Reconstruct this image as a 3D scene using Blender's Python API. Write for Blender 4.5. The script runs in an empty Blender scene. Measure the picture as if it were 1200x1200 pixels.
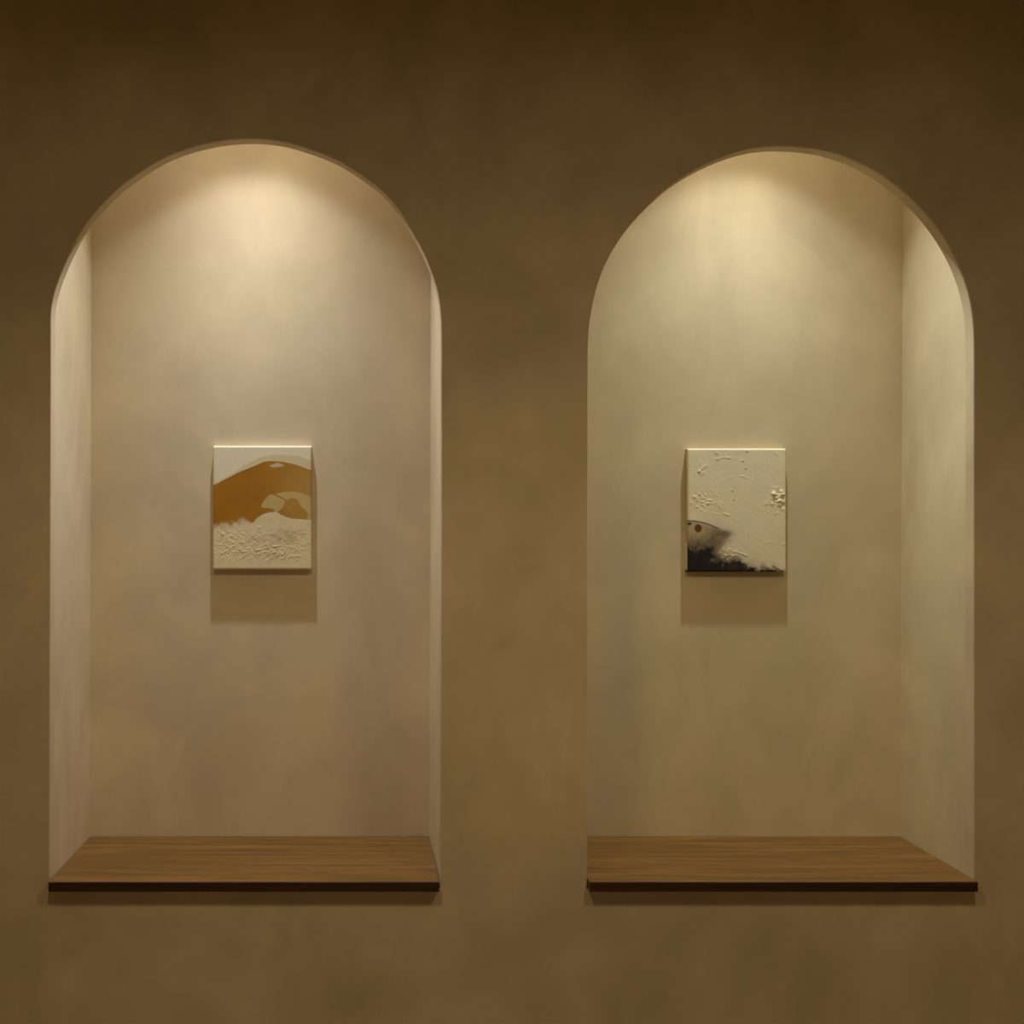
import bpy, bmesh, math
import numpy as np
from mathutils import Vector

# ------------------------------------------------------------------ camera, world, lights, exposure
scene = bpy.context.scene
C = scene.collection
F = 1270.0                    # focal length in pixels of a 1200 px frame
VX, VY = 419.0, 654.0         # where the wall's normal meets the frame (lens shift)
D = 2.28                      # camera to wall face, metres
EYE = 1.5
DEPTH = 0.35                  # niche depth
PANEL = 0.030                 # thickness of the arched wall face

cam = bpy.data.objects.new('camera', bpy.data.cameras.new('camera'))
C.objects.link(cam)
cam.location = (0, -D, EYE)
cam.rotation_euler = (math.pi / 2, 0, 0)
cam.data.sensor_width = 36.0
cam.data.lens = 36.0 * F / 1200.0
cam.data.shift_x = (600 - VX) / 1200.0
cam.data.shift_y = (VY - 600) / 1200.0
cam.data.clip_start = 0.02
scene.camera = cam

world = bpy.data.worlds.new('world')
scene.world = world
world.use_nodes = True
bg = world.node_tree.nodes['Background']
bg.inputs[0].default_value = (1.0, 0.72, 0.36, 1)
bg.inputs[1].default_value = 0.0

vs = scene.view_settings
vs.view_transform = 'Standard'
vs.look = 'None'
vs.gamma = 1.0
vs.use_curve_mapping = False
vs.exposure = 0.0


def X(px, y=0.0):
    return (px - VX) * (D + y) / F


def Z(py, y=0.0):
    return EYE - (py - VY) * (D + y) / F


def spot(name, loc, watts, color, curve, half_deg, blend, radius, tilt=0.0):
    """Reflector downlight pointing down; curve = [(degrees off axis, relative candela)]."""
    l = bpy.data.lights.new(name, 'SPOT')
    l.energy = watts
    l.color = color
    l.spot_size = math.radians(2 * half_deg)
    l.spot_blend = blend
    l.shadow_soft_size = radius
    l.use_nodes = True
    nt = l.node_tree
    em = nt.nodes['Emission']
    tc = nt.nodes.new('ShaderNodeTexCoord')
    dt = nt.nodes.new('ShaderNodeVectorMath'); dt.operation = 'DOT_PRODUCT'
    nt.links.new(tc.outputs['Normal'], dt.inputs[0])
    t = math.radians(tilt)                       # reflector tipped away from the niche's back
    dt.inputs[1].default_value = (0, -math.sin(t), -math.cos(t))
    ab = nt.nodes.new('ShaderNodeMath'); ab.operation = 'ABSOLUTE'
    nt.links.new(dt.outputs['Value'], ab.inputs[0])
    ac = nt.nodes.new('ShaderNodeMath'); ac.operation = 'ARCCOSINE'
    nt.links.new(ab.outputs[0], ac.inputs[0])
    dv = nt.nodes.new('ShaderNodeMath'); dv.operation = 'DIVIDE'
    nt.links.new(ac.outputs[0], dv.inputs[0]); dv.inputs[1].default_value = math.pi / 2
    rp = nt.nodes.new('ShaderNodeValToRGB')
    nt.links.new(dv.outputs[0], rp.inputs[0])
    els = rp.color_ramp.elements
    rp.color_ramp.interpolation = 'LINEAR'
    while len(els) > 1:
        els.remove(els[0])
    for i, (deg, val) in enumerate(curve):
        e = els[0] if i == 0 else els.new(deg / 90.0)
        e.position = deg / 90.0
        e.color = (val, val, val, 1)
    nt.links.new(rp.outputs[0], em.inputs['Strength'])
    o = bpy.data.objects.new(name, l)
    o.location = loc
    C.objects.link(o)
    return o


NICHE_BEAM = [(0, .47), (15, .47), (19, .47), (22, .46), (25, .395), (29, .275), (33, .225), (37, .165), (42, .095), (46, .064), (48.5, .037), (50.5, .012), (53, .004), (60, .0015), (85, .0004)]
LIGHT_Z = Z(79, DEPTH)
spot('niche_downlight_lamp', (X(299, DEPTH), DEPTH - 0.205, LIGHT_Z), 101.0, (0.97, 1.0, 1.01), NICHE_BEAM, 85, 0.1, 0.016, 12)
spot('niche_downlight_lamp', (X(861, DEPTH), DEPTH - 0.205, LIGHT_Z), 93.0, (0.97, 1.0, 0.96), NICHE_BEAM, 85, 0.1, 0.016, 12)
# round surface-mounted downlights of the room, 1.2 m in front of the wall, one before each niche
ROOM_BEAM = [(0, .64), (28, .62), (33, .60), (41, .61), (50, .50), (57, .30), (65, .145), (75, .078), (82, .050), (89, .01)]
for lamp_px in (290, 910):
    spot('room_downlight_lamp', (X(lamp_px), -1.2, 2.64), 37.5, (1.0, 0.80, 0.47), ROOM_BEAM, 89, 0.05, 0.14)

CEIL = 2.80
ROOM_L, ROOM_R, ROOM_B = -2.1, 2.75, -4.2


# ------------------------------------------------------------------ materials
def new_mat(name):
    m = bpy.data.materials.new(name)
    m.use_nodes = True
    nt = m.node_tree
    return m, nt, nt.nodes['Principled BSDF']


def noise_node(nt, vec, scale, detail=4.0, rough=0.55, dist=0.0):
    n = nt.nodes.new('ShaderNodeTexNoise')
    n.inputs['Scale'].default_value = scale
    n.inputs['Detail'].default_value = detail
    n.inputs['Roughness'].default_value = rough
    n.inputs['Distortion'].default_value = dist
    nt.links.new(vec, n.inputs['Vector'])
    return n.outputs[0]


def mapped(nt, scale=(1, 1, 1), loc=(0, 0, 0), rot=(0, 0, 0), coord='Object'):
    tc = nt.nodes.new('ShaderNodeTexCoord')
    mp = nt.nodes.new('ShaderNodeMapping')
    mp.inputs['Scale'].default_value = scale
    mp.inputs['Location'].default_value = loc
    mp.inputs['Rotation'].default_value = rot
    nt.links.new(tc.outputs[coord], mp.inputs[0])
    return mp.outputs[0]


def ramp(nt, fac, stops):
    r = nt.nodes.new('ShaderNodeValToRGB')
    nt.links.new(fac, r.inputs[0])
    els = r.color_ramp.elements
    els[0].position, els[0].color = stops[0][0], (*stops[0][1], 1)
    els[1].position, els[1].color = stops[-1][0], (*stops[-1][1], 1)
    for p, c in stops[1:-1]:
        e = els.new(p); e.color = (*c, 1)
    return r.outputs[0]


def mix(nt, mode, fac, a, b):
    n = nt.nodes.new('ShaderNodeMix')
    n.data_type = 'RGBA'; n.blend_type = mode
    if isinstance(fac, float):
        n.inputs[0].default_value = fac
    else:
        nt.links.new(fac, n.inputs[0])
    for s, v in ((6, a), (7, b)):
        if isinstance(v, tuple):
            n.inputs[s].default_value = (*v, 1)
        else:
            nt.links.new(v, n.inputs[s])
    return n.outputs[2]


def plaster(name, base, cloud=0.16, seed=0.0, bump=0.10):
    """Hand-trowelled clay plaster: broad clouds, smeared strokes, faint relief."""
    m, nt, b = new_mat(name)
    v = mapped(nt, loc=(seed, seed * .7, seed * 1.3))
    big = noise_node(nt, v, 2.6, 5, .6, .6)
    mid = noise_node(nt, mapped(nt, (.8, .8, .8), (seed + 3, 1, 5)), 7.0, 4, .6, .8)
    stroke = noise_node(nt, mapped(nt, (1.1, 1.1, .7), (seed + 7, 4, 2), (0, .5, 0)), 4.0, 3, .5, 1.2)
    lo = tuple(c * (1 - cloud) for c in base)
    hi = tuple(min(.95, c * (1 + cloud)) for c in base)
    c1 = ramp(nt, big, [(.30, lo), (.5, base), (.70, hi)])
    c2 = ramp(nt, mid, [(.35, (.96, .955, .95)), (.65, (1.03, 1.03, 1.035))])
    c3 = ramp(nt, stroke, [(.40, (.96, .96, .96)), (.62, (1.04, 1.04, 1.04))])
    col = mix(nt, 'MULTIPLY', 1.0, mix(nt, 'MULTIPLY', 1.0, c1, c2), c3)
    nt.links.new(col, b.inputs['Base Color'])
    b.inputs['Roughness'].default_value = 0.88
    b.inputs['Specular IOR Level'].default_value = 0.15
    bp = nt.nodes.new('ShaderNodeBump')
    bp.inputs['Strength'].default_value = bump
    bp.inputs['Distance'].default_value = 0.004
    fine = noise_node(nt, v, 60.0, 3, .6)
    su = nt.nodes.new('ShaderNodeMath'); su.operation = 'MULTIPLY_ADD'
    nt.links.new(fine, su.inputs[0]); su.inputs[1].default_value = .12
    nt.links.new(mid, su.inputs[2])
    nt.links.new(su.outputs[0], bp.inputs['Height'])
    nt.links.new(bp.outputs[0], b.inputs['Normal'])
    return m


M_WALL = plaster('wall_plaster', (.70, .575, .39), .14, 0.0)
M_NICHE_A = plaster('niche_plaster', (.75, .63, .44), .04, 4.0, .03)
M_NICHE_B = plaster('niche_plaster_yellow', (.74, .635, .425), .04, 9.0, .03)
M_CEIL = plaster('ceiling_plaster', (.66, .56, .40), .05, 2.0)

M_BOUNCE_CUT = plaster('bounce_cut', (.38, .30, .19), .05, 6.0)  # made-up dark tone for unseen niche faces, weakens the light they bounce


def wood(name, seed):
    m, nt, b = new_mat(name)
    g = noise_node(nt, mapped(nt, (1.2, 26, 26), (seed, seed, 0)), 2.0, 6, .62, .5)
    w = noise_node(nt, mapped(nt, (.9, 9, 9), (seed * 2, 3, 0)), 2.2, 3, .5, 1.4)
    f = noise_node(nt, mapped(nt, (7, 160, 160), (seed, 0, 4)), 3.0, 3, .6)
    c1 = ramp(nt, g, [(.28, (.175, .086, .022)), (.5, (.235, .124, .034)), (.72, (.295, .166, .050))])
    c2 = ramp(nt, w, [(.35, (.84, .83, .80)), (.65, (1.12, 1.12, 1.10))])
    c3 = ramp(nt, f, [(.35, (.85, .85, .85)), (.6, (1.04, 1.04, 1.04))])
    col = mix(nt, 'MULTIPLY', 1.0, mix(nt, 'MULTIPLY', 1.0, c1, c2), c3)
    nt.links.new(col, b.inputs['Base Color'])
    b.inputs['Roughness'].default_value = .5
    b.inputs['Specular IOR Level'].default_value = .3
    bp = nt.nodes.new('ShaderNodeBump')
    bp.inputs['Strength'].default_value = .15
    bp.inputs['Distance'].default_value = .001
    nt.links.new(f, bp.inputs['Height'])
    nt.links.new(bp.outputs[0], b.inputs['Normal'])
    return m


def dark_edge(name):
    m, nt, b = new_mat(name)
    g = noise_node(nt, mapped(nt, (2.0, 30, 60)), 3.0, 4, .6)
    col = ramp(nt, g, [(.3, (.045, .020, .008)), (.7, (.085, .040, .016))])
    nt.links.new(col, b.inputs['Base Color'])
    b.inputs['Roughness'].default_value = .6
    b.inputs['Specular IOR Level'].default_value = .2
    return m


def paint(name, rough=.75):
    m, nt, b = new_mat(name)
    a = nt.nodes.new('ShaderNodeAttribute')
    a.attribute_name = 'pigment'
    weave = noise_node(nt, mapped(nt, (1, 1, 1)), 420.0, 2, .5)
    c = ramp(nt, weave, [(.3, (.97, .97, .97)), (.7, (1.02, 1.02, 1.02))])
    nt.links.new(mix(nt, 'MULTIPLY', 1.0, a.outputs['Color'], c), b.inputs['Base Color'])
    b.inputs['Roughness'].default_value = rough
    b.inputs['Specular IOR Level'].default_value = .2
    return m


M_PAINT = paint('canvas_paint')
M_GLOSS = paint('smooth_paint', .5)
M_STRETCH = wood('stretcher_pine', 11.0)


# ------------------------------------------------------------------ mesh helpers
def link(name, bm, mat, parent=None, smooth=False):
    me = bpy.data.meshes.new(name)
    bmesh.ops.recalc_face_normals(bm, faces=bm.faces)
    bm.to_mesh(me); bm.free()
    me.materials.append(mat)
    if smooth:
        me.polygons.foreach_set('use_smooth', [True] * len(me.polygons))
    o = bpy.data.objects.new(name, me)
    C.objects.link(o)
    if parent:
        o.parent = parent
    return o


def hexa(bm, pts):
    """pts: bottom ring of four, then top ring of four."""
    v = [bm.verts.new(p) for p in pts]
    for f in ((0, 1, 2, 3), (4, 5, 6, 7), (0, 1, 5, 4), (1, 2, 6, 5), (2, 3, 7, 6), (3, 0, 4, 7)):
        bm.faces.new([v[i] for i in f])


def box(bm, x0, x1, y0, y1, z0, z1):
    hexa(bm, [(x0, y0, z0), (x1, y0, z0), (x1, y1, z0), (x0, y1, z0), (x0, y0, z1), (x1, y0, z1), (x1, y1, z1), (x0, y1, z1)])


def structure(o):
    o['kind'] = 'structure'
    return o


# ------------------------------------------------------------------ the wall with two arched openings
SHELF_T = 0.020
SHELF_TOP = Z(980, DEPTH)
BASE_TOP = SHELF_TOP - SHELF_T

ARCH_A = [(58.3, 1030), (59, 800), (59.6, 600), (60, 430), (60, 395), (60.3, 367), (61.2, 357), (65, 340), (70.8, 323), (78.3, 305), (87.5, 286), (97.5, 268),
          (110.8, 250), (126, 233.5), (144, 217), (168, 200), (191, 186), (218, 175), (240, 168.8), (264, 164.5), (294, 162.7), (309, 163.2), (328, 165.2),
          (343, 168.5), (360, 173.7), (376, 179.3), (393, 186.5), (410, 196), (430, 209.5), (447.5, 223), (457.5, 233.5), (468.5, 247.5), (480, 266), (495, 293),
          (504.5, 315.5), (511.7, 338), (515, 357), (516.6, 378), (517, 398), (517, 440), (517, 600), (516.5, 800), (516, 1030)]
ARCH_B = [(688.3, 1030), (688.8, 800), (689.2, 600), (689.6, 430), (689.7, 408), (690.4, 390), (692.5, 371), (696.5, 350), (702, 329), (711, 306), (723, 285), (742, 259.5),
          (760, 240.5), (783, 219.5), (807, 203.3), (829, 191.8), (850, 182.8), (873, 175.8), (895, 172.2), (913, 171.4), (930, 171.9), (963, 175.8), (982.5, 181),
          (1003, 189), (1026, 201), (1045, 213.7), (1064, 229.5), (1091, 258), (1113, 290.5), (1128, 323), (1134.8, 345), (1138.8, 367), (1140.6, 390), (1141, 420),
          (1141, 600), (1141, 800), (1141, 1030)]


def smooth_curve(pts, sub=3):
    out = []
    n = len(pts)
    for i in range(n - 1):
        p0 = pts[max(i - 1, 0)]; p1 = pts[i]; p2 = pts[i + 1]; p3 = pts[min(i + 2, n - 1)]
        k = sub if abs(p2[1] - p1[1]) < 60 else 1
        # centripetal-like tangents keep the long straight jambs straight
        def tan(a, b, c):
            d1 = math.dist(a, b) + 1e-6; d2 = math.dist(b, c) + 1e-6
            return tuple(((b[j] - a[j]) / d1 * d2 + (c[j] - b[j]) / d2 * d1) / (d1 + d2) for j in range(2))
        L = math.dist(p1, p2)
        t1 = tan(p0, p1, p2) if p0 != p1 else tuple((p2[j] - p1[j]) / L for j in range(2))
        t2 = tan(p1, p2, p3) if p3 != p2 else tuple((p2[j] - p1[j]) / L for j in range(2))
        for s in range(k):
            t = s / k
            h00 = 2 * t**3 - 3 * t**2 + 1; h10 = t**3 - 2 * t**2 + t; h01 = -2 * t**3 + 3 * t**2; h11 = t**3 - t**2
            out.append(tuple(h00 * p1[j] + h10 * L * t1[j] + h01 * p2[j] + h11 * L * t2[j] for j in range(2)))
    out.append(pts[-1])
    return out


def opening(pts):
    xz = [(X(px), Z(py)) for px, py in smooth_curve(pts)]
    xz[0] = (xz[0][0], BASE_TOP); xz[-1] = (xz[-1][0], BASE_TOP)
    return xz


def offset(loop, r):
    """Push the outline outward (away from the opening) by r; the sill ends move sideways only."""
    out = []
    n = len(loop)
    for i, p in enumerate(loop):
        a = loop[max(i - 1, 0)]; b = loop[min(i + 1, n - 1)]
        tx, tz = b[0] - a[0], b[1] - a[1]
        L = math.hypot(tx, tz)
        nx, nz = -tz / L, tx / L
        out.append((p[0] + nx * r, p[1] + (nz * r if 0 < i < n - 1 else 0)))
    return out


def build_wall():
    bm = bmesh.new()
    R = 0.0035
    prof = [(R, 0.0), (R * .62, R * .08), (R * .29, R * .29), (R * .08, R * .62), (0.0, R), (0.0, PANEL)]
    front_edges, back_edges = [], []
    for pts in (ARCH_A, ARCH_B):
        loop = opening(pts)
        rings = []
        for off, y in prof:
            rings.append([bm.verts.new((x, y, z)) for x, z in offset(loop, off)])
        n = len(loop)
        for a, b in zip(rings[:-1], rings[1:]):
            for i in range(n):
                j = (i + 1) % n
                bm.faces.new((a[i], a[j], b[j], b[i]))
        for ring, store in ((rings[0], front_edges), (rings[-1], back_edges)):
            for i in range(n):
                store.append(bm.edges.get((ring[i], ring[(i + 1) % n])))
    x0, x1, z0, z1 = ROOM_L, ROOM_R, 0.0, CEIL
    rects = []
    for y, store in ((0.0, front_edges), (PANEL, back_edges)):
        r = [bm.verts.new(p) for p in ((x0, y, z0), (x1, y, z0), (x1, y, z1), (x0, y, z1))]
        rects.append(r)
        e = [bm.edges.new((r[i], r[(i + 1) % 4])) for i in range(4)]
        bmesh.ops.triangle_fill(bm, use_beauty=True, edges=e + store)
    for i in range(4):
        bm.faces.new((rects[0][i], rects[0][(i + 1) % 4], rects[1][(i + 1) % 4], rects[1][i]))
    bm.normal_update()
    bmesh.ops.recalc_face_normals(bm, faces=bm.faces)
    for e in bm.edges:
        if len(e.link_faces) == 2 and e.calc_face_angle(0) > math.radians(35):
            e.smooth = False
    o = link('wall_front', bm, M_WALL)
    # the unseen inside of the wall face is darkened to cut bounced light
    o.data.materials.append(M_BOUNCE_CUT)
    for p in o.data.polygons:
        if abs(p.normal.y) > .999 and p.center.y > PANEL * .9:
            p.material_index = 1
    # only the small rounded edge is smooth
    for p in o.data.polygons:
        p.use_smooth = abs(p.normal.y) < .999
    return structure(o)


wall = build_wall()

NICHES = [
    # left front x at sill / springing, right front x, left back x, right back x, material
    dict(lf=(58.3, 60.0), rf=(516.0, 517.0), lb=(105.5, 107.0), rb=(503.3, 504.3), mat=M_NICHE_A),
    dict(lf=(688.3, 689.7), rf=(1141.0, 1141.0), lb=None, rb=(1054.5, 1057.0), mat=M_NICHE_B),
]
TOP = 2.76
TH = 0.02
BACK = DEPTH


def side_x(pair, y, z):
    """x of a niche side at height z: pair = pixel at the sill and at the springing, at depth y."""
    za, zb = Z(1030), Z(400)
    xa, xb = X(pair[0], y), X(pair[1], y)
    return xa + (xb - xa) * (z - za) / (zb - za)


for n in NICHES:
    ends = []
    y0, y1 = PANEL, BACK
    zb, zt = BASE_TOP - .03, TOP
    for side, front, back, s in (('l', n['lf'], n['lb'], -1), ('r', n['rf'], n['rb'], 1)):
        xf = [side_x(front, 0, z) for z in (zb, zt)]
        xb = [side_x(back, BACK, z) for z in (zb, zt)] if back else xf[:]
        ends.append((xf, xb))
        bm = bmesh.new()
        ring = []
        for k, z in ((0, zb), (1, zt)):
            f = xf[k] + (xb[k] - xf[k]) * PANEL / BACK
            ring += [(f, y0, z), (f + s * TH, y0, z), (xb[k] + s * TH, y1, z), (xb[k], y1, z)]
        hexa(bm, ring)
        link('niche_side', bm, n['mat'], wall)
    xl = min(ends[0][0] + ends[0][1]) - TH
    xr = max(ends[1][0] + ends[1][1]) + TH
    bm = bmesh.new(); box(bm, xl, xr, BACK, BACK + TH, zb, zt + TH)
    link('niche_back', bm, n['mat'], wall)
    bm = bmesh.new(); box(bm, xl, xr, PANEL, BACK, zt, zt + TH)
    link('niche_top', bm, M_BOUNCE_CUT, wall)
    bm = bmesh.new(); box(bm, xl + TH * .5, xr - TH * .5, PANEL, BACK, BASE_TOP - .03, BASE_TOP)
    link('niche_sill', bm, n['mat'], wall)
    n['ends'] = ends

# the room that the wall closes off
bm = bmesh.new(); box(bm, ROOM_L - .1, ROOM_R + .1, ROOM_B - .1, .5, -.1, 0)
m, nt, b = new_mat('floor_stone')
nt.links.new(ramp(nt, noise_node(nt, mapped(nt), 3.0, 6, .6), [(.3, (.38, .30, .19)), (.7, (.46, .37, .24))]), b.inputs['Base Color'])
b.inputs['Roughness'].default_value = .6
structure(link('floor', bm, m))
bm = bmesh.new(); box(bm, ROOM_L - .1, ROOM_R + .1, ROOM_B - .1, .5, CEIL, CEIL + .1)
structure(link('ceiling', bm, M_CEIL))
bm = bmesh.new(); box(bm, ROOM_L - .1, ROOM_L, ROOM_B - .1, .5, 0, CEIL)
structure(link('wall_left', bm, M_WALL))
bm = bmesh.new(); box(bm, ROOM_R, ROOM_R + .1, ROOM_B - .1, .5, 0, CEIL)
structure(link('wall_right', bm, M_WALL))
bm = bmesh.new(); box(bm, ROOM_L, ROOM_R, ROOM_B - .1, ROOM_B, 0, CEIL)
structure(link('wall_back', bm, M_WALL))

# ------------------------------------------------------------------ the two wooden shelves
OVER = 0.024
M_EDGE = dark_edge('shelf_edge_dark')  # darker brown than the board behind it
for n, seed, label in (
        (NICHES[0], 1.0, 'brown wooden shelf board below the painting with the ochre mound'),
        (NICHES[1], 5.3, 'brown wooden shelf board below the cream painting with a black smudge')):
    (lf, lb), (rf, rb) = n['ends']
    g = .0012
    x0, x1 = lf[0] + (g + .0025 if n is NICHES[0] else .0006), rf[0] - g - .0028
    xb0, xb1 = lb[0] + g, rb[0] - g
    yf, yb = -OVER, BACK - .0015
    bm = bmesh.new()
    EDGE = .004
    hexa(bm, [(x0, yf + EDGE, BASE_TOP), (x1, yf + EDGE, BASE_TOP), (xb1, yb, BASE_TOP), (xb0, yb, BASE_TOP),
              (x0, yf + EDGE, SHELF_TOP), (x1, yf + EDGE, SHELF_TOP), (xb1, yb, SHELF_TOP), (xb0, yb, SHELF_TOP)])
    root = bpy.data.objects.new('wooden_shelf', None)
    root.location = (0, 0, 0)
    C.objects.link(root)
    root['label'] = label
    root['category'] = 'shelf'
    root['group'] = 'wooden shelves in the arched niches'
    link('board', bm, wood('shelf_wood', seed), root)
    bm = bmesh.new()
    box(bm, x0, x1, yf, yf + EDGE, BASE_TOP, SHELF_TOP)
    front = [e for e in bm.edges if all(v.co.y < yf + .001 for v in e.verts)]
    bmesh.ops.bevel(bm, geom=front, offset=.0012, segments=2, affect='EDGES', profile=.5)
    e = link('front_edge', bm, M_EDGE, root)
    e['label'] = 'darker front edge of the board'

# ------------------------------------------------------------------ the two paintings
rng = np.random.default_rng(7)
GT = rng.random((256, 256))
rng2 = np.random.default_rng(3)


def vnoise(x, y):
    xi = np.floor(x).astype(int); yi = np.floor(y).astype(int)
    fx = x - xi; fy = y - yi
    fx = fx * fx * (3 - 2 * fx); fy = fy * fy * (3 - 2 * fy)
    g = lambda a, b: GT[a % 256, b % 256]
    return (g(xi, yi) * (1 - fx) + g(xi + 1, yi) * fx) * (1 - fy) + (g(xi, yi + 1) * (1 - fx) + g(xi + 1, yi + 1) * fx) * fy


def fbm(x, y, oct=4, gain=.55):
    s = np.zeros_like(x); a = 1.0; t = 0.0
    for i in range(oct):
        s += a * vnoise(x * 2**i + 17.3 * i, y * 2**i + 5.1 * i); t += a; a *= gain
    return s / t


def step(a, b, x):
    t = np.clip((x - a) / (b - a), 0, 1)
    return t * t * (3 - 2 * t)


def lerp(a, b, t):
    return a + (np.asarray(b) - a) * t[..., None]


def curve_y(u, pts):
    p = np.array(pts)
    g = np.linspace(-.2, 1.2, 561)
    y = np.interp(g, p[:, 0], p[:, 1])
    k = np.exp(-(np.arange(-20, 21) / 10.0) ** 2); k /= k.sum()
    y = np.convolve(np.pad(y, 20, mode='edge'), k, mode='valid')
    return np.interp(u, g, y)


def smoothed(pts, k=2):
    p = np.array(pts, float)
    for _ in range(k):      # Chaikin, closed
        q = np.roll(p, -1, 0)
        p = np.stack([.75 * p + .25 * q, .25 * p + .75 * q], 1).reshape(-1, 2)
    return p


def sdist(u, v, pts, aspect):
    """Signed distance to a closed polygon (negative inside), in units of the width."""
    p = smoothed(pts)
    x, y = u, v * aspect
    P = p * np.array([1, aspect])
    d = np.full(u.shape, 1e9)
    inside = np.zeros(u.shape, bool)
    for i in range(len(P)):
        a = P[i]; b = P[(i + 1) % len(P)]
        e = b - a
        t = np.clip(((x - a[0]) * e[0] + (y - a[1]) * e[1]) / (e @ e + 1e-12), 0, 1)
        d = np.minimum(d, np.hypot(x - a[0] - t * e[0], y - a[1] - t * e[1]))
        c = ((a[1] > y) != (b[1] > y))
        with np.errstate(divide='ignore', invalid='ignore'):
            c &= x < (b[0] - a[0]) * (y - a[1]) / (b[1] - a[1]) + a[0]
        inside ^= c
    return np.where(inside, -d, d)


def line_dist(u, v, pts, aspect):
    d = np.full(u.shape, 1e9)
    for (a0, a1), (b0, b1) in zip(pts[:-1], pts[1:]):
        ax, ay, bx, by = a0, a1 * aspect, b0, b1 * aspect
        ex, ey = bx - ax, by - ay
        t = np.clip(((u - ax) * ex + (v * aspect - ay) * ey) / (ex * ex + ey * ey), 0, 1)
        d = np.minimum(d, np.hypot(u - ax - t * ex, v * aspect - ay - t * ey))
    return d


def blob(u, v, cu, cv, ru, rv):
    return np.exp(-(((u - cu) / ru) ** 2 + ((v - cv) / rv) ** 2))


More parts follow.
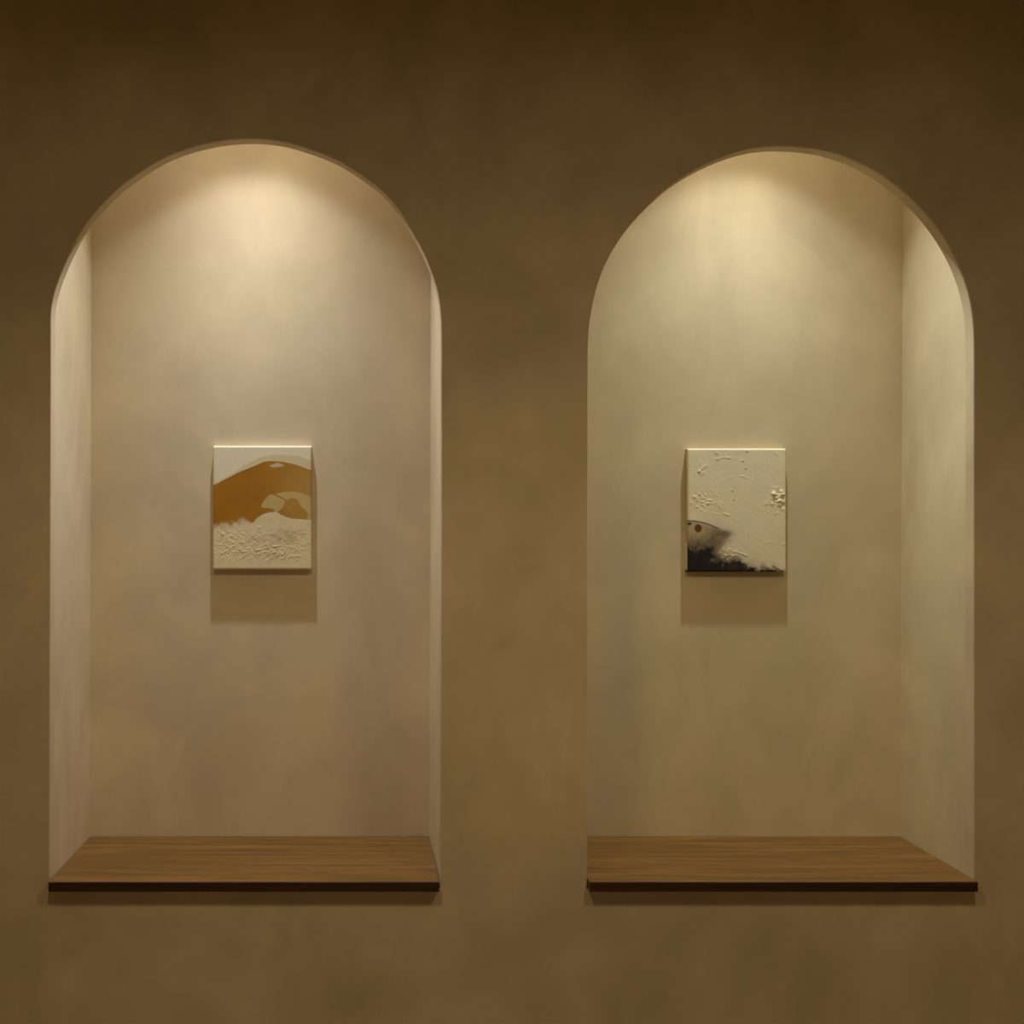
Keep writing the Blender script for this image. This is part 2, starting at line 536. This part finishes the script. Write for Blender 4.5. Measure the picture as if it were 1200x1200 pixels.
def ochre_painting(u, v, asp):
    """-> colour, relief (metres), region index (0 canvas, 1 ochre paint, 2 sand relief)"""
    WHITE = np.array([.92, .85, .65]); col = np.broadcast_to(WHITE, u.shape + (3,)).copy()
    h = np.zeros_like(u)
    wob = (fbm(u * 9, v * 9, 3) - .5) * .012
    halo = curve_y(u, [(0, .305), (.1, .265), (.2, .22), (.3, .165), (.4, .12), (.5, .088), (.6, .073), (.75, .07), (.88, .085), (1, .115)]) + wob * .5
    top = curve_y(u, [(0, .322), (.1, .281), (.25, .217), (.4, .168), (.47, .145), (.52, .128), (.6, .121), (.7, .125), (.85, .152), (1, .197)]) + wob * .3
    col = lerp(col, (.76, .65, .41), step(-.008, .012, v - halo) * .85)
    # ochre field, darker towards the left
    bottom = curve_y(u, [(0, .662), (.12, .648), (.25, .628), (.33, .618), (.41, .63), (.43, .59), (.5, .556), (.58, .535), (.65, .535), (.7, .562), (.8, .588), (.93, .595), (1, .60)])
    soft = .006 + .044 * (1 - step(.34, .42, u))
    bot = bottom + (fbm(u * 22, v * 22, 3) - .5) * (.008 + .05 * (1 - step(.34, .42, u)))
    field = step(-.003, .003, v - top) * (1 - step(-soft, soft * .4, v - bot))
    dark = np.array([.45, .20, .020]); light = np.array([.53, .325, .075])
    t = step(.3, .95, u * .85 + .25 * (fbm(u * 3, v * 3, 3) - .5) + .12 * (v - .3))
    och = dark + (light - dark) * t[..., None]
    och = och * (1 + .22 * (fbm(u * 5 + 3, v * 7, 4) - .5))[..., None]
    pale = np.array([.66, .50, .21])
    p1 = sdist(u, v, [(.49, .475), (.53, .43), (.585, .388), (.63, .40), (.70, .43), (.74, .445), (.715, .485), (.67, .53), (.62, .513), (.56, .50), (.50, .503)], asp)
    arc = curve_y(u, [(.60, .40), (.66, .383), (.72, .371), (.82, .369), (.92, .385), (1, .418)])
    zone = step(-.003, .004, v - arc) * step(.60, .64, u)
    inner = sdist(u, v, [(.60, .385), (.68, .405), (.745, .442), (.80, .418), (.86, .43), (.885, .485), (.955, .53), (.97, .572), (.945, .597), (.86, .597), (.74, .572), (.655, .545), (.69, .50), (.62, .44)], asp)
    patch = np.maximum(1 - step(-.004, .005, p1), zone * step(-.004, .005, inner))
    och = lerp(och, pale, patch)
    leaf = sdist(u, v, [(.565, .160), (.62, .148), (.655, .135), (.70, .150), (.735, .158), (.69, .170), (.60, .174)], asp)
    och = lerp(och, (.70, .60, .42), (1 - step(-.006, .006, leaf)) * .9)
    col = col + (och - col) * field[..., None]
    # dark thread along the crest of the mound
    crest = np.exp(-((v - top - .004) / .004) ** 2) * step(0, .05, u) * (1 - step(.55, .62, u))
    col = col * (1 - .35 * crest)[..., None]
    # sandy lower part
    sand = step(-soft * .6, soft, v - bot)
    scol = np.array([.92, .80, .56])
    cream = np.array([.88, .74, .45])
    s = scol + (cream - scol) * (np.clip(blob(u, v, .55, .60, .22, .06) + .4 * blob(u, v, .95, .61, .1, .04), 0, 1))[..., None]
    s = s + (np.array([.92, .85, .68]) - s) * (.7 * blob(u, v, .58, .67, .10, .035))[..., None]
    br = np.clip(blob(u, v, .66, .76, .22, .07) + .8 * blob(u, v, .80, .69, .14, .04) + .5 * blob(u, v, .55, .88, .2, .04), 0, 1) * (.35 + .65 * step(.40, .62, fbm(u * 8 + v * 14, v * 30 - u * 8, 4)))
    s = s + (np.array([.60, .43, .25]) - s) * (br * .75)[..., None]
    s = s * (1 + .16 * (fbm(u * 26, v * 26, 3) - .5))[..., None]
    col = col + (s - col) * sand[..., None]
    # relief
    rough = step(.62, .72, v) * (1 - step(.90, .97, v))
    lumps = np.clip(fbm(u * 48, v * 64, 3) - .52, 0, 1) * 6 * (blob(u, v, .2, .80, .25, .10) + blob(u, v, .72, .87, .2, .07) + .35)
    h += sand * rough * (.0006 * lumps + .0011 * (fbm(u * 55, v * 55, 2) - .5))
    scr = line_dist(u, v, [(.22, .86), (.45, .845), (.6, .815), (.8, .80), (1, .79)], asp)
    h += sand * .0009 * np.exp(-(scr / .008) ** 2) * step(.42, .6, fbm(u * 14 + 9, v * 14, 3))
    for c in ((.095, .712), (.47, .66), (.3, .78), (.62, .86), (.7, .88)):
        h += .0015 * blob(u, v, c[0], c[1], .013, .010)
    h += field * .0004 + (fbm(u * 60, v * 75, 2) - .5) * .00015
    reg = np.where(sand > .5, 2, np.where(field * (1 - patch) > .5, 1, 0))
    return col, h, reg


def smudge_painting(u, v, asp):
    """-> colour, relief (metres), region index (0 canvas, 1 black wash, 2 brown dot)"""
    base = np.array([.95, .86, .625])
    col = np.broadcast_to(base, u.shape + (3,)).copy()
    col = col * (1 + .10 * (fbm(u * 4, v * 4, 4) - .5))[..., None]
    col = lerp(col, (.92, .86, .66), .4 * blob(u, v, .6, .66, .25, .12))
    h = (fbm(u * 14, v * 17, 4) - .5) * .0007
    def ridge(pts, w, a):
        d = line_dist(u, v, pts, asp)
        d = d + (fbm(u * 25 + 4, v * 25, 3) - .5) * .02
        return .85 * a * np.exp(-(d / w) ** 2) * step(.36, .62, fbm(u * 18, v * 18 + 7, 3))
    h += ridge([(.14, .17), (.2, .125), (.28, .09), (.37, .072), (.46, .08), (.56, .105)], .009, .0013)
    h += ridge([(.33, .36), (.35, .30), (.40, .25), (.47, .222), (.56, .225), (.64, .255)], .008, .0009)
    h += ridge([(.84, .015), (.91, .05), (.96, .09), (1.0, .14)], .008, .0014)
    h += ridge([(.33, .86), (.42, .82), (.52, .845), (.62, .875)], .010, .0013)
    h += ridge([(.76, .765), (.85, .758), (.93, .775), (1.0, .785)], .008, .0011)
    h += ridge([(.22, .47), (.30, .425)], .008, .0011)
    h += ridge([(.30, .535), (.36, .525), (.42, .545)], .008, .0011)
    area = blob(u, v, .09, .18, .09, .045) + blob(u, v, .16, .43, .16, .07) + 1.6 * blob(u, v, .92, .40, .07, .08) + .9 * blob(u, v, .42, .86, .14, .05) + .5 * blob(u, v, .87, .48, .15, .05)
    h += np.clip(fbm(u * 34, v * 38, 3) - .5, 0, 1) * np.clip(area + .06, 0, 1.6) * .008
    knob = np.zeros_like(u)
    for k in range(34):
        a = rng2.random(4)
        knob += (.0022 if k % 3 else -.0016) * blob(u, v, .865 + .115 * a[0], .34 + .15 * a[1] * a[0] ** .3, .010 + .012 * a[2], .007 + .008 * a[3])
    h += knob
    for c in ((.295, .042), (.60, .024), (.59, .163), (.455, .342), (.468, .414), (.115, .192), (.30, .09), (.56, .10)):
        s = blob(u, v, c[0], c[1], .010, .007)
        h += .0014 * s
        col = lerp(col, (.42, .32, .17), np.clip(s * .75, 0, 1))
    # dark smoky lower left corner
    n1 = fbm(u * 10 + 2, v * 12 + 1, 5) - .5
    n2 = fbm(u * 28, v * 32, 4) - .5
    crest = curve_y(u, [(0, .582), (.06, .583), (.13, .592), (.2, .606), (.27, .630), (.33, .65), (.40, .665), (.5, .70)])
    body = sdist(u, v, [(-.2, .58), (-.1, .58), (.05, .58), (.15, .592), (.25, .62), (.34, .648), (.42, .66), (.475, .70), (.42, .74), (.385, .785), (.33, .825), (.32, .88), (.40, .93), (.5, .97), (.6, 1.02), (.62, 1.15), (-.2, 1.15)], asp)
    edge = 1 - step(-.05, .03, body + n2 * .10 + n1 * .05)
    edge = edge * step(-.004, .004, v - crest)
    tan = np.array([.36, .25, .115])
    col = col + (tan - col) * (edge * .78)[..., None]
    # pale ground inside the crest
    col = lerp(col, (.62, .50, .30), edge * np.clip(blob(u, v, .08, .66, .12, .06), 0, 1) * .85)
    smoke = np.clip(1.1 * blob(u, v, .14, .89, .16, .11) + .7 * blob(u, v, .0, .89, .13, .13) + .45 * blob(u, v, .27, .74, .10, .10) + .45 * blob(u, v, .38, .69, .08, .035)
                    + 1.1 * blob(u, v, .30, 1.0, .28, .06) + (.85 * blob(u, v, .58, .99, .18, .055) + .6 * blob(u, v, .83, 1.0, .14, .04) + .6 * blob(u, v, .47, .92, .16, .05)) * (.45 + .9 * step(.36, .66, fbm(u * 17 + 5, v * 20, 4))), 0, 1.25)
    smoke = np.clip(smoke * (1 + .7 * n1 + .55 * n2) + .25 * n2 * edge, 0, 1)
    smoke = np.clip(smoke * (1.02 + .3 * n1), 0, .985)
    col = lerp(col, (.016, .015, .018), smoke)
    line = np.exp(-((v - crest - .006) / .006) ** 2) * (1 - step(.28, .36, u))
    col = lerp(col, (.02, .016, .014), np.clip(line * 1.1, 0, 1) * (.75 + .5 * n2))
    col = lerp(col, (.02, .016, .014), np.clip(blob(u, v, .018, .61, .018, .012) * 1.2, 0, 1))
    col = lerp(col, (.05, .04, .03), .8 * np.exp(-(line_dist(u, v, [(.86, .955), (.93, .985), (.97, 1.0)], asp) / .008) ** 2))
    dot = np.hypot((u - .105) / .040, (v - .646) / .036)
    dm = 1 - step(.82, 1.02, dot)
    col = lerp(col, (.19, .085, .022), dm)
    col = lerp(col, (.12, .06, .02), dm * step(.7, .9, dot) * .6)
    h += .0006 * dm
    reg = np.where(dm > .5, 2, np.where(np.maximum(edge * .8, smoke) > .5, 1, 0))
    return col, h, reg


def make_painting(px0, px1, py0, py1, func, layers, label, side_cols, thick=.020):
    yf = BACK - thick - .0006
    x0, x1 = X(px0, yf), X(px1, yf)
    z1, z0 = Z(py0, yf), Z(py1, yf)
    w, hgt = x1 - x0, z1 - z0
    asp = hgt / w
    root = bpy.data.objects.new('painting', None)
    root.location = ((x0 + x1) / 2, BACK - .0006, z0)
    C.objects.link(root)
    root['label'] = label
    root['category'] = 'painting'
    root['group'] = 'small canvases hung in the arched niches'
    NU, NV = 220, 272
    # finer steps near the rim so that the wrapped edge is round
    def axis(n, size, r=.0045):
        k = 6
        a = (1 - np.cos(np.linspace(0, math.pi / 2, k))) * r / size
        return np.concatenate([a[:-1], np.linspace(a[-1], 1 - a[-1], n), (1 - a)[::-1][1:]])
    us, vs_ = axis(NU, w), axis(NV, hgt)
    u, v = np.meshgrid(us, vs_)
    col, h, reg = func(u, v, asp)
    R = .0045
    eu = np.minimum(u, 1 - u) * w
    ev = np.minimum(v, 1 - v) * hgt
    rx = np.clip(R - eu, 0, R); rz = np.clip(R - ev, 0, R)
    rr = np.clip(np.hypot(rx, rz), 0, R)
    drop = R - np.sqrt(R * R - rr * rr)
    fade = np.clip(np.minimum(eu, ev) / R, 0, 1)
    Y = -thick + drop - .5 * h * fade           # local, root sits on the wall
    XX = (u - .5) * w
    ZZ = (1 - v) * hgt
    ny, nx = u.shape
    pos = np.stack([XX, Y, ZZ], -1).reshape(-1, 3)
    cols = np.clip(col, 0, 1).reshape(-1, 3)
    idx = np.arange(ny * nx).reshape(ny, nx)
    quads = np.stack([idx[:-1, :-1], idx[1:, :-1], idx[1:, 1:], idx[:-1, 1:]], -1).reshape(-1, 4)
    fr = reg[:-1, :-1].reshape(-1)
    parts = []
    for k, (pname, mat, plabel) in enumerate(layers):
        q = quads[fr == k]
        used, inv = np.unique(q.reshape(-1), return_inverse=True)
        P = pos[used]; CC = cols[used]; faces = inv.reshape(-1, 4)
        if k == 0:
            # wrapped sides and back
            ring = np.concatenate([idx[0, :], idx[1:, -1], idx[-1, -2::-1], idx[-2:0:-1, 0]])
            rp = pos[ring]
            base = len(P)
            rb = rp.copy(); rb[:, 1] = 0
            n = len(ring)
            rc = np.zeros((n, 3))
            for i in range(n):
                uu = rp[i, 0] / w + .5; vv = 1 - rp[i, 2] / hgt
                rc[i] = side_cols(uu, vv)
            P = np.concatenate([P, rp, rb]); CC = np.concatenate([CC, rc, rc])
            i0 = np.arange(n); i1 = (i0 + 1) % n
            side = np.stack([base + i0, base + i1, base + n + i1, base + n + i0], -1)
            flist = faces.tolist() + side.tolist() + [list(range(base + n, base + 2 * n))]
        else:
            flist = faces.tolist()
        me = bpy.data.meshes.new(pname)
        me.from_pydata(P.tolist(), [], flist)
        at = me.color_attributes.new('pigment', 'FLOAT_COLOR', 'POINT')
        at.data.foreach_set('color', np.concatenate([CC, np.ones((len(CC), 1))], 1).astype(np.float32).reshape(-1))
        me.materials.append(mat)
        sm = np.ones(len(me.polygons), bool)
        if k == 0:
            sm[len(faces):] = False
        me.polygons.foreach_set('use_smooth', sm)
        me.update()
        o = bpy.data.objects.new(pname, me)
        C.objects.link(o)
        o.parent = root
        if plabel:
            o['label'] = plabel
    return root


make_painting(249.5, 365.0, 522.5, 667.5, ochre_painting,
              [('canvas', M_PAINT, None), ('ochre_paint', M_GLOSS, 'smooth ochre brown paint shaped like a mound'), ('sand_relief', M_PAINT, 'rough sandy beige paint along the bottom')],
              'small canvas painting with an ochre mound over a rough sandy base',
              lambda u, v: (.78, .73, .62))
make_painting(806.0, 921.5, 525.5, 670.0, smudge_painting,
              [('canvas', M_PAINT, None), ('black_paint', M_PAINT, 'smoky black and brown paint in the lower corner'), ('brown_dot', M_GLOSS, 'small round brown dot')],
              'small cream textured canvas painting with a black smudge in its corner',
              lambda u, v: (.04, .03, .025) if v > .985 else ((.80, .76, .66) if (u < .02 and .76 < v < .97) else (.62, .52, .33)))
